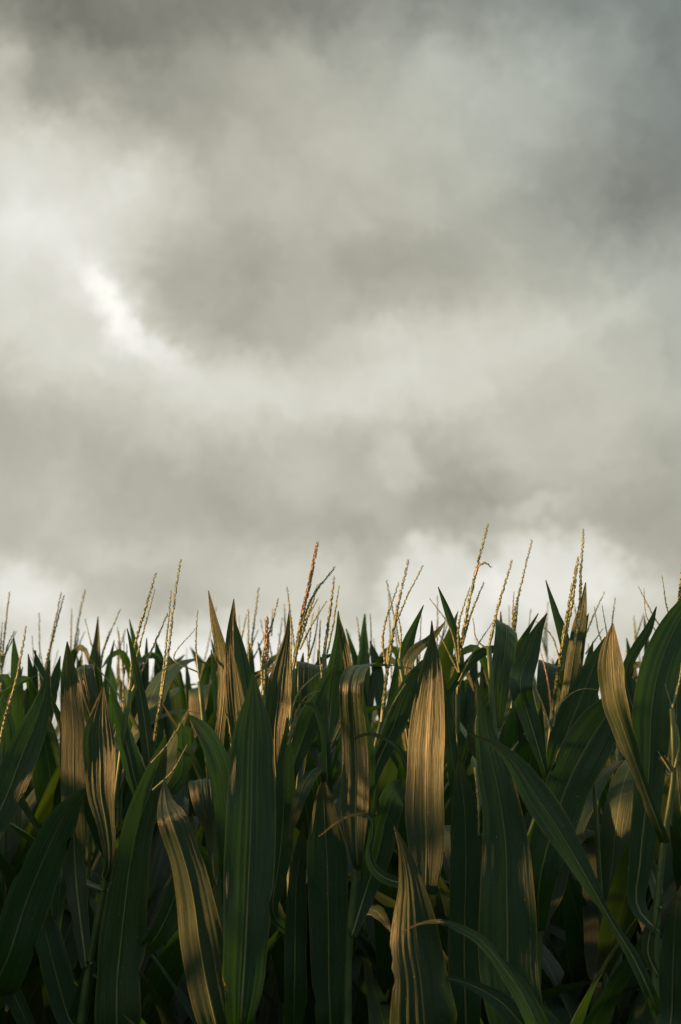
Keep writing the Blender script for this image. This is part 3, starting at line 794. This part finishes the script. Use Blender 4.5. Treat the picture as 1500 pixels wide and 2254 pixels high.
seen = {}
for (key, dd, w, pts, kind) in SPIKES:
    root, g, d, sdd = roots[key]
    P3 = [pix(x, y, d + (sdd if i == 0 and key not in seen else 0.03 + dd * 0.9)) - g for i, (x, y) in enumerate(pts)]
    wid = w * d / FPX * 1.3
    par = seen.get(key)
    nm = 'branch' if par else 'tassel'
    sv, sf = spike_geo(P3, wid, rng, 1.0, 0.06)
    o = link(nm, new_mesh(nm, sv, sf, None, M_ANTHER if kind == 2 else M_TASSEL, False), par or root)
    if not par:
        seen[key] = o
    if kind == 1:        # ripe anthers hang round the upper part
        S, tt = spline(P3, 20)
        av, af = spike_geo(S[9:], wid * 1.2, rng, 1.4, 0.0)
        link('anther_cluster', new_mesh('anther_cluster', av, af, None, M_ANTHER, False), o if par is None else root)

# ------------------------------------------------------------------ second row, known by their tassels
mids = []
rng3 = np.random.default_rng(21)
for k, (label, d, spikes) in enumerate(MIDDLE):
    (xa, ya), (xb, yb) = spikes[0][1][0], spikes[0][1][1]
    x0, y0 = xa - (xb - xa) * 0.6, ya + 150.0 * 3.6 / d
    spikes = [(spikes[0][0], [(x0, y0)] + spikes[0][1])] + spikes[1:]
    b = pix(x0, y0, d)
    pr = PROTO[k % 9]
    sc = (b[2] - ground_z(d)) / (pr['top'] + 0.11)
    sc = min(max(sc, 0.9), 1.06)
    g = np.array((b[0], d, b[2] - (pr['top'] + 0.11) * sc))
    g[2] = ground_z(d)
    root = place(pr, g, 0.0, 1.0, label, 'corn plants of the second rows', tassel=False)
    for ch in root.children:
        if ch.name.startswith('leaf'):
            ch.rotation_euler = (0, 0, rng3.uniform(0, 6.28))
            ch.scale = (1, 1, rng.uniform(0.94, 1.0))
        else:
            ch.scale = (1, 1, (b[2] - g[2]) / (pr['top'] + 0.12))
    mids.append((root, g, d, x0))
    bx, by = spikes[0][1][1]
    for q in range(2):                    # short side branches low on the tassel
        ex = bx + rng3.uniform(-38, 38)
        spikes = spikes + [(rng3.uniform(5, 6.5), [(bx, by + 20), ((bx + ex) / 2 + rng3.uniform(-5, 5), by - 25), (ex, by - rng3.uniform(50, 110))])]
    par = None
    for (w, pts) in spikes:
        P3 = [pix(x, y, d) - g for x, y in pts]
        sv, sf = spike_geo(P3, w * d / FPX * 1.2, rng, 0.8, 0.05)
        nm = 'branch' if par else 'tassel'
        o = link(nm, new_mesh(nm, sv, sf, None, M_TASSEL, False), par or root)
        par = par or o

# leaf tips of the second rows that stand out on the skyline
MID_LEAVES = [
    ([(42, 1640, 14), (38, 1560, 26), (36, 1500, 25), (33, 1450, 17), (30, 1402, 2)], {}), ([(226, 1640, 14), (215, 1520, 27), (209, 1462, 25), (213, 1415, 14), (216, 1357, 2)], dict(dry_sunlit=1, roll=-20)),
    ([(258, 1572, 8), (300, 1535, 15), (335, 1505, 18), (372, 1473, 18), (407, 1441, 2)], {}), ([(320, 1580, 14), (310, 1485, 19), (300, 1435, 15), (285, 1363, 2)], {}),
    ([(350, 1640, 16), (351, 1530, 30), (352, 1465, 25), (343, 1411, 2)], {}), ([(104, 1600, 10), (100, 1530, 16), (92, 1480, 15), (74, 1430, 2)], {}),
    ([(100, 1620, 14), (108, 1560, 25), (120, 1500, 23), (133, 1444, 2)], {}), ([(318, 1600, 10), (320, 1510, 15), (322, 1460, 12), (323, 1404, 2)], {}),
    ([(450, 1660, 20, .12), (446, 1540, 44, .08), (441, 1512, 48, .02), (437, 1522, 48, -.05), (432, 1575, 36, -.06), (430, 1625, 2, -.06)], dict(transport=1)),
    ([(410, 1600, 8), (402, 1530, 12), (393, 1480, 11), (368, 1438, 2)], {}), ([(596, 1600, 10), (588, 1520, 16), (582, 1470, 14), (568, 1414, 2)], {}),
    ([(790, 1560, 10), (788, 1480, 17), (776, 1430, 11), (762, 1384, 2)], {}), ([(796, 1600, 12), (798, 1490, 32), (800, 1430, 23), (803, 1351, 2)], {}),
    ([(842, 1600, 12), (835, 1510, 27), (826, 1450, 20), (815, 1411, 2)], {}), ([(1106, 1460, 8), (1105, 1420, 15), (1104, 1390, 11), (1103, 1346, 2)], {}),
    ([(1432, 1540, 10), (1428, 1460, 17), (1424, 1410, 12), (1419, 1356, 2)], {}), ([(1400, 1600, 10), (1395, 1500, 23), (1388, 1450, 16), (1380, 1404, 2)], {}),
    ([(494, 1600, 10), (488, 1520, 16), (478, 1460, 14), (465, 1407, 2)], {}), ([(650, 1620, 12), (655, 1560, 25), (660, 1500, 23), (668, 1437, 2)], {}),
    ([(680, 1500, 8), (695, 1470, 12), (712, 1450, 12), (738, 1438, 2)], {}), ([(598, 1620, 12), (601, 1560, 21), (606, 1500, 17), (612, 1439, 2)], {}),
    ([(975, 1620, 12), (980, 1540, 25), (990, 1480, 20), (1002, 1438, 2)], {}), ([(1165, 1600, 10), (1160, 1530, 20), (1150, 1470, 18), (1160, 1405, 2)], {}),
    ([(60, 1640, 12), (66, 1560, 24), (70, 1500, 20), (62, 1440, 2)], {}), ([(250, 1640, 12), (245, 1560, 20), (250, 1510, 16), (240, 1455, 2)], {}),
    ([(1300, 1600, 14), (1302, 1520, 28), (1296, 1470, 22), (1306, 1412, 2)], {}), ([(1010, 1660, 12), (1030, 1560, 26), (1042, 1500, 20), (1050, 1440, 2)], {}),
    ([(170, 1640, 14), (176, 1560, 28), (172, 1500, 24), (180, 1440, 2)], {}), ([(530, 1660, 14), (536, 1560, 28), (552, 1500, 20), (556, 1430, 2)], {}),
    ([(725, 1640, 12), (716, 1560, 24), (706, 1500, 18), (700, 1430, 2)], {}), ([(920, 1640, 14), (916, 1560, 28), (924, 1500, 22), (918, 1436, 2)], {}),
    ([(1080, 1660, 14), (1076, 1580, 30), (1068, 1520, 24), (1060, 1460, 2)], {}), ([(1230, 1660, 12), (1236, 1580, 26), (1228, 1520, 20), (1216, 1450, 2)], {}),
]
for k in range(22):                       # thin blades bent over among the tips
    x = 30 + 66 * k + rng3.uniform(-20, 20)
    s_ = 1 if rng3.random() < 0.5 else -1
    a, h, w = rng3.uniform(22, 44) * s_, rng3.uniform(1425, 1500), rng3.uniform(12, 20)
    MID_LEAVES.append(([(x, 1640, w * .6), (x + a * .2, 1560, w), (x + a * .55, h + 28, w), (x + a, h, w * .9, -.03), (x + a * 1.6, h + rng3.uniform(2, 18), w * .7, -.06),
                        (x + a * 2.1, h + rng3.uniform(25, 60), 2, -.08)], {}))
for k in range(26):                       # narrow spear tips between them
    x, a, h = 20 + 57 * k + rng3.uniform(-20, 20), rng3.uniform(-30, 30), rng3.uniform(1405, 1480)
    w = rng3.uniform(12, 22)
    MID_LEAVES.append(([(x, 1640, w * .6), (x + a * .2, h + 110, w), (x + a * .5, h + 55, w * .8), (x + a, h, 2)], {}))
for pts, o in MID_LEAVES:
    root, g, d, px = min(mids, key=lambda q: abs(q[3] - pts[0][0]))
    add_leaf(root, leaf_ctrl(pts, d - 0.04, o.get('roll', rng.uniform(5, 30))), rng, o, g, 18, 10, False)

# ------------------------------------------------------------------ the rows behind and beside
r2 = random.Random(11)


def row_label(x, y, half):
    if x < -half:
        return 'corn plant of the rows behind, beyond the left edge of the picture', 'corn plants beyond the frame'
    where = 'left' if x < -half / 3 else ('middle' if x < half / 3 else 'right')
    if y < 4.6:
        return 'corn plant just behind the front row, mostly hidden, %s third of picture' % where, 'corn plants in the rows behind'
    return 'small blurred corn plant deep in field, only top showing, %s third of picture' % where, 'corn plants deep in the field'


ROWS = [3.75, 4.5, 5.25, 6.0, 6.75, 7.5, 8.3]
for ri, y in enumerate(ROWS):
    half = y * 0.215 + 0.30
    x = -half - (1.3 if ri < 3 else 0.3)
    while x < half:
        yy = y + r2.uniform(-0.10, 0.10)
        pr = PROTO[r2.randrange(9)]
        place(pr, (x + r2.uniform(-0.03, 0.03), yy, ground_z(yy)), r2.uniform(0, 6.28), r2.uniform(0.96, 1.09), *row_label(x, y, half),
              tassel=(r2.random() < (0.55 if ri == 0 else 0.9)))
        x += 0.15 if ri < 4 else 0.20
# the front row goes on to both sides
for x in [-0.86 - 0.17 * k for k in range(14)] + [0.92 + 0.17 * k for k in range(4)]:
    pr = PROTO[r2.randrange(9)]
    place(pr, (x, 3.05 + r2.uniform(-0.05, 0.05), 0), r2.uniform(0, 6.28), r2.uniform(0.96, 1.06),
          'corn plant of the front row beyond the edge of the picture', 'corn plants beyond the frame')

# unseen corn added left of the camera to shade the front row
for k in range(56):
    x = -1.35 - 0.36 * (k % 7) + r2.uniform(-0.12, 0.12)
    y = 2.36 - 0.24 * (k // 7) + r2.uniform(-0.09, 0.09)
    pr = PROTO[r2.randrange(9)]
    place(pr, (x, y, 0), r2.uniform(0, 6.28), r2.uniform(0.98, 1.10),
          'unseen corn plant added left of the viewer to shade the front row', 'corn plants added for shade on the left')

# more unseen corn added on the right, blocking sky light from the lower leaves
for k in range(36):
    x, y = 1.25 + 0.36 * (k % 4), 2.2 - 0.30 * (k // 4)
    pr = PROTO[r2.randrange(9)]
    place(pr, (x + r2.uniform(-0.1, 0.1), y + r2.uniform(-0.09, 0.09), 0), r2.uniform(0, 6.28), r2.uniform(0.98, 1.10),
          'unseen corn plant added right of the viewer to block sky light', 'corn plants added for shade on the right')
